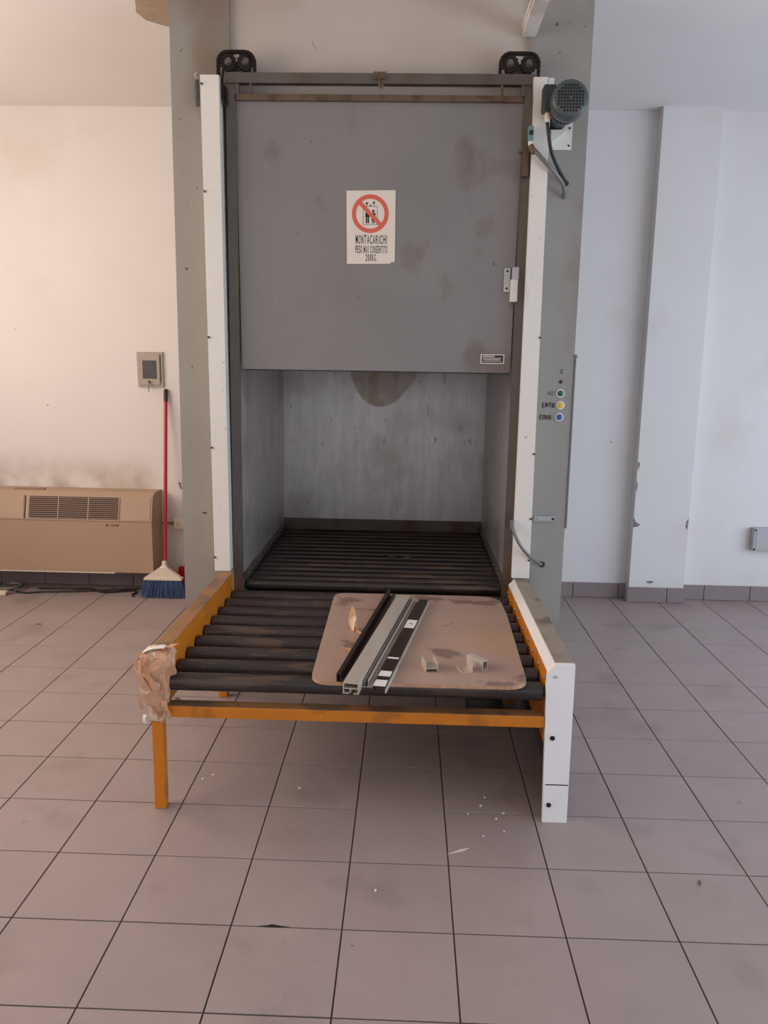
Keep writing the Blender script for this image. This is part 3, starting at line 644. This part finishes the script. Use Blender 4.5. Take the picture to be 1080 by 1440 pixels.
s0 = a+d*.645; MB().prism([s0+n_*u+Vector((0,0,TZ+.0213)) for u in (-.006,.008)]+[s0+n_*u+d*.008+Vector((0,0,TZ+.0213)) for u in (.008,-.006)], (0,0,.0004)).build('ink_mark', 'ink', o)
s0 = a+n_*.0222; MB().prism([s0+Vector((0,0,TZ+v))+n_*u for u, v in R4(-.002,.002,0,.014)], d).build('edge_lip', 'alu', o)
def offcut(cx, cy, rot, prof, length, label):
    m = MB(); d = Vector((-math.sin(rot), math.cos(rot), 0)); n = Vector((math.cos(rot), math.sin(rot), 0)); c = Vector((cx,cy,0))-d*length/2
    for poly in prof: m.prism([c+n*u+Vector((0,0,TZ+v)) for u, v in poly], d*length)
    return tag(m.build('aluminium_offcut', 'alu'), label, 'offcut', 'aluminium offcuts on the board')
offcut(.838, .965, .18, [R4(-.021,.021,.010,.0125), R4(-.021,-.0185,0,.034), R4(.0185,.021,0,.034)], .07, 'short U-shaped aluminium offcut standing alone beside dark stains')
offcut(.955, .955, .25, [R4(-.02,.02,0,.0025), R4(.0175,.02,.0025,.032), R4(-.02,-.0175,.0025,.008)], .055, 'short upright aluminium angle offcut touching a tilted piece')
oc = offcut(1.0, .995, .62, [R4(-.012,.012,0,.0025), R4(-.012,-.0095,.0025,.030), R4(.0095,.012,.0025,.030), R4(-.012,.012,.030,.0325)], .085, 'aluminium box offcut lying askew next to the angle piece')
m = MB(); n = 10; rows = []
for k in range(n+1):
    t = k/n; x = .534+.052*t+.006*math.sin(7*t); y = 1.345-.045*t+.008*math.sin(11*t); hgt = .088*(1-t)**1.6+.010+.006*math.sin(13*t)
    if k == 0: hgt *= .55
    rows.append([(x,y,TZ+.0003), (x+.004,y+.002,TZ+.0003), (x+.006*math.sin(5*t)+.004,y+.006+.01*(1-t),TZ+hgt), (x+.006*math.sin(5*t),y+.004+.01*(1-t),TZ+hgt)])
m.loft(rows)
sc = tag(m.build('tape_scrap', 'mask'), 'crumpled tan tape scrap standing on hardboard against brown profile', 'scrap')
m = MB(); m.prism([(.523,1.13,TZ),(.555,1.122,TZ),(.568,1.112,TZ),(.550,1.135,TZ)], (0,0,.004)); tag(m.build('tape_crumb', 'mask'), 'tiny tan tape crumb flat on the hardboard near left edge', 'scrap')

# ------------------------------------------------------------------ fan coil unit
FX0, FX1 = -2.35, -.872
fan = thing('fan_coil_unit', (-1.6, 3.5, .15), 'beige fan coil heater with louvred grilles mounted low on the wall', 'heater')
sp = [(3.5995,.150),(3.372,.150),(3.372,.486),(3.412,.640),(3.45,.662),(3.5995,.662)]
m = MB(); m.prism([(FX0,y,z) for y, z in sp], (FX1-FX0,0,0)); fb = m.build('cabinet', 'beige', fan)
MB().box(FX0, FX1, 3.369, 3.372, .484, .4865).build('seam', 'louvre', fb)
sl = Vector((0, .040, .154)).normalized(); nn = Vector((0,-sl.z,sl.y))
def slant(x0, x1, s0, s1, d0, d1, m):
    b = Vector((0,3.372,.486)); f = lambda x, s, d: Vector((x,0,0))+b+sl*s+nn*d
    m.hexa([f(x0,s0,d0),f(x1,s0,d0),f(x1,s0,d1),f(x0,s0,d1)], [f(x0,s1,d0),f(x1,s1,d0),f(x1,s1,d1),f(x0,s1,d1)])
for x0, x1 in ((-1.665,-1.478),(-1.470,-1.285),(-1.277,-1.087)):
    m = MB(); slant(x0, x1, .008, .150, .0002, .001, m); gr = m.build('grille_opening', 'hole', fb)
    for k in range(11):
        m = MB(); slant(x0, x1, .011+.0128*k, .0165+.0128*k, .001, .005, m); m.build('louvre', 'louvre', gr)
    m = MB(); slant(x1, x1+.006, .006, .152, .0002, .006, m); m.build('divider', 'beige', fb)
for x0, x1 in ((FX0+.05,-1.70),(-1.07,FX1-.012)):
    m = MB(); slant(x0, x1, .006, .152, .0003, .003, m); lo = m.build('flap_lid', 'beige', fb)
m = MB(); slant(-1.694, -1.688, .004, .154, .0002, .002, m); m.build('lid_gap', 'hole', fb)
MB().box(-1.80, -1.60, 3.47, 3.50, .6622, .672).build('top_handle', 'louvre', fan)
m = MB(); m.box(-1.165,-1.158,3.3705,3.372,.452,.466); m.box(-1.152,-1.148,3.3705,3.372,.452,.462); m.box(-1.14,-1.09,3.3705,3.372,.453,.4555); m.box(-1.13,-1.085,3.3705,3.372,.461,.4635); m.box(-1.09,-1.085,3.3705,3.372,.453,.4635); m.build('maker_badge', 'ink', fan)
MB().box(FX0, FX1, 3.39, 3.598, .140, .1498).build('base_tray', 'louvre', fan)
MB().box(FX0, FX1-.25, 3.374, 3.39, .141, .1498).build('tray_lip', 'whiteplastic', fan)

# ------------------------------------------------------------------ broom and dustpan
br = thing('broom', (-.80, 3.36, 0), 'broom with red handle and blue bristles leaning on the wall', 'broom')
hb0, hb1 = Vector((-.802,3.398,.165)), Vector((-.818,3.586,1.318))
MB().cyl(hb0, hb0.lerp(hb1,.93), .0115, 14).build('handle', 'redplastic', br, True)
MB().lathe(hb0.lerp(hb1,.93), hb1-hb0, [(0,.0128),(.075,.0128),(.081,.009),(.083,.003)], 14).build('grip', 'grip', br, True)
m = MB(); m.prism([(-.815,3.362,.205),(-.789,3.362,.205),(-.775,3.350,.19),(-.69,3.347,.132),(-.69,3.347,.126),(-.915,3.347,.126),(-.915,3.347,.132),(-.83,3.350,.19)], (0,.03,0)); hd = m.build('broom_head', 'whiteplastic', br)
m = MB(); m.box(-.925,-.68,3.335,3.39,.112,.127,.003); m.build('head_rim', 'whiteplastic', hd)
MB().lathe((-.802,3.378,.13), hb1-hb0, [(0,.017),(.07,.017),(.10,.014)], 14).build('socket', 'whiteplastic', hd, True)
m = MB()
for k in range(46):
    for j in range(5):
        t = (k+random.uniform(-.4,.4))/45; s = j/4; x0 = -.918+.231*t; y0 = 3.342+.040*s
        x1 = -.802+(x0+.802)*1.30+random.uniform(-.006,.006); y1 = 3.362+(y0-3.362)*1.9-.012+random.uniform(-.006,.006); z1 = .001+.010*abs(2*t-1)**4+random.uniform(0,.004)
        r0 = .0022
        mid = Vector(((x0+x1)/2*1+ (x1-x0)*.08, (y0+y1)/2, .058))
        m.tube([(x0,y0,.113), mid, (x1,y1,z1)], r0, 4, 2)
bs = m.build('bristles', 'bristle', br); bs['kind'] = 'stuff'
dp = thing('dustpan', (-.60, 3.47, 0), 'red plastic dustpan on the floor behind the blue broom', 'dustpan')
MB().box(-.76,-.47,3.41,3.575,.0,.006,.001).build('pan_tray', 'redplastic', dp)
MB().box(-.76,-.47,3.565,3.575,.006,.15).build('pan_back', 'redplastic', dp)
for x in (-.76,-.476): MB().prism([(x,3.42,.006),(x,3.565,.006),(x,3.565,.15)], (.006,0,0)).build('pan_side', 'redplastic', dp)
MB().tube([(-.595,3.565,.09),(-.595,3.54,.14),(-.595,3.50,.18)], .011, 10).build('pan_handle', 'redplastic', dp, True)

# ------------------------------------------------------------------ small things on the walls
sw = thing('meter_panel', (-.915, Y1, 1.33), 'grey wall panel with dark window and a key in its lock', 'wall panel')
MB().hexa([(-.996,3.585,1.329),(-.834,3.585,1.329),(-.834,Y1-.001,1.329),(-.996,Y1-.001,1.329)], [(-1.0,3.585,1.549),(-.835,3.585,1.551),(-.835,Y1-.001,1.551),(-1.0,Y1-.001,1.549)]).build('cover_plate', 'panelgrey', sw)
MB().box(-.985,-.852,3.579,3.585,1.342,1.538,.002).build('hinged_door', 'panelgrey', sw)
MB().box(-.962,-.872,3.577,3.579,1.382,1.497,.0005).build('window_pane', 'smoke', sw)
MB().box(-.848,-.845,3.583,3.585,1.36,1.53).build('door_gap', 'hole', sw)
k_ = MB(); k_.cyl((-.922,3.579,1.362),(-.922,3.568,1.362),.007,12); kl = k_.build('lock', 'dark', sw)
MB().box(-.9245,-.9195,3.562,3.568,1.298,1.362).build('key', 'louvre', kl)
so = thing('wall_socket', (-.75, Y1, .43), 'small beige surface socket box on the wall beside the broom', 'socket')
MB().box(-.785,-.685,3.555,Y1-.001,.402,.476,.004).build('socket_box', 'whiteplastic', so)
MB().box(-.772,-.698,3.551,3.555,.412,.466,.002).build('socket_face', 'whiteplastic', so)
MB().box(-.757,-.754,3.5505,3.551,.43,.45).build('slot', 'ink', so)
MB().lathe((-.785,3.575,.44),(-1,0,0),[(0,.013),(.012,.013),(.018,.008),(.05,.006),(.085,.006)],12).build('cable_gland', 'louvre', so, True)
m = MB(); m.tube([(-.752,3.598,.708),(-.745,3.565,.712),(-.735,3.562,.705),(-.738,3.57,.69),(-.728,3.575,.672)], .0035, 8); tag(m.build('wire_hook', 'dark', None, True), 'black wire hook sticking out of the wall above the socket', 'hook')
jb = thing('junction_box', (3.09, Y1, .35), 'grey square junction box low on the wall right of pillar', 'junction box')
MB().box(2.99, 3.19, 3.55, Y1-.001, .348, .498, .006).build('box_body', 'boxgrey', jb)
MB().box(3.008, 3.172, 3.547, 3.55, .364, .482, .001).build('box_lid', 'boxgrey', jb)
for x in (3.001, 3.179):
    for z in (.359, .487): MB().cyl((x,3.546,z),(x,3.551,z),.006,10).build('lid_screw', 'hole', jb)
# overhead white trunking running out from the shaft
ct = thing('cable_trunking', (1.215, 1.0, 2.85), 'white box trunking running overhead from the top of grey panel', 'trunking')
MB().box(1.187, 1.243, -1.2, 2.054, 2.849, 2.872).build('trunking_body', 'white', ct)
MB().box(1.184, 1.246, -1.2, 2.054, 2.8725, 2.895).build('trunking_cover', 'white', ct)
for y in (-.9, .9): MB().cyl((1.215,y,2.895),(1.215,y,H-.0005),.005,8).build('hanger_rod', 'bare', ct)

# ------------------------------------------------------------------ cables and crumbs on the floor
m = MB(); m.tube([(-2.3,3.40,.007),(-1.909,3.425,.007),(-1.72,3.345,.007),(-1.6,3.375,.007),(-1.42,3.40,.007),(-1.21,3.45,.007),(-1.02,3.50,.007),(-.86,3.53,.007),(-.83,3.56,.007)], .006, 8); tag(m.build('black_cable', 'dark', None, True), 'long black cable lying on the floor below the heater', 'cable')
m = MB(); m.tube([(-1.66,3.445,.0075),(-1.56,3.46,.0075),(-1.42,3.46,.0075),(-1.31,3.43,.0205),(-1.2,3.40,.0075),(-1.04,3.45,.0075),(-1.0,3.41,.0075),(-1.01,3.36,.0075),(-.99,3.325,.0075)], .0055, 8); tag(m.build('thin_dark_cable', 'chain', None, True), 'thin dark cable curling beside the broom bristles', 'cable')
cc = thing('cable_plug', (-1.84, 3.35, 0), 'dirty white plug with coiled grey cable on floor under heater', 'plug')
MB().box(-1.90,-1.805,3.29,3.33,.0,.026,.005).build('plug_body', 'whiteplastic', cc)
cp = []
for k in range(26): a = k*.55; cp.append((-1.845+.085*math.cos(a)*(1+.12*math.sin(k)), 3.425+.075*math.sin(a), .020+.0006*k))
m = MB(); m.tube([(-1.805,3.31,.014),(-1.77,3.34,.016)]+cp, .0055, 8, 4); m.build('coiled_cable', 'conduit', cc, True)
crumbs = [(.029,1.066,.004),(.06,1.099,.004),(.388,1.023,.005),(1.027,.943,.006),(1.073,.865,.005),(.683,.466,.004),(1.10,.90,.004),(.98,.89,.003),(1.045,1.0,.004),(1.02,.76,.003),(1.09,.79,.003)]
for x, y, r in crumbs:
    m = MB(); pts = [(x+r*random.uniform(.6,1.3)*math.cos(a), y+r*random.uniform(.6,1.3)*math.sin(a), .0008) for a in [2*math.pi*k/6 for k in range(6)]]; m.prism(pts, (0,0,.003))
    tag(m.build('plaster_crumb', 'tape'), 'tiny white plaster crumb on the floor tiles before the conveyor', 'crumb', 'white crumbs on the floor')
m = MB(); m.prism([(.900,.655,.0008),(.945,.672,.0008),(.968,.690,.0008),(.940,.682,.0008)], (0,0,.002)); tag(m.build('wood_splinter', 'whiteplastic'), 'pale wood splinter on floor tile in front of the conveyor', 'splinter')
for x, y, a in ((1.641,.555,1.3),(-1.34,2.745,.3)):
    m = MB(); d = Vector((math.cos(a),math.sin(a),0))*.016; n = Vector((-d.y,d.x,0))*.25; c0 = Vector((x,y,.0008)); m.prism([c0-d, c0+n, c0+d, c0-n], (0,0,.002))
    tag(m.build('dirt_fleck', 'rustbar'), 'small dark fleck of dirt on the open floor tiles', 'fleck', 'dark flecks on the floor')
m = MB(); m.prism([(.372,.300,.0008),(.395,.303,.0008),(.41,.309,.0008),(.43,.304,.0008),(.46,.301,.0008),(.43,.298,.0008),(.405,.296,.0008)], (0,0,.0006)); tag(m.build('green_smear', 'drive'), 'thin dark green paint smear along a floor tile joint', 'smear')
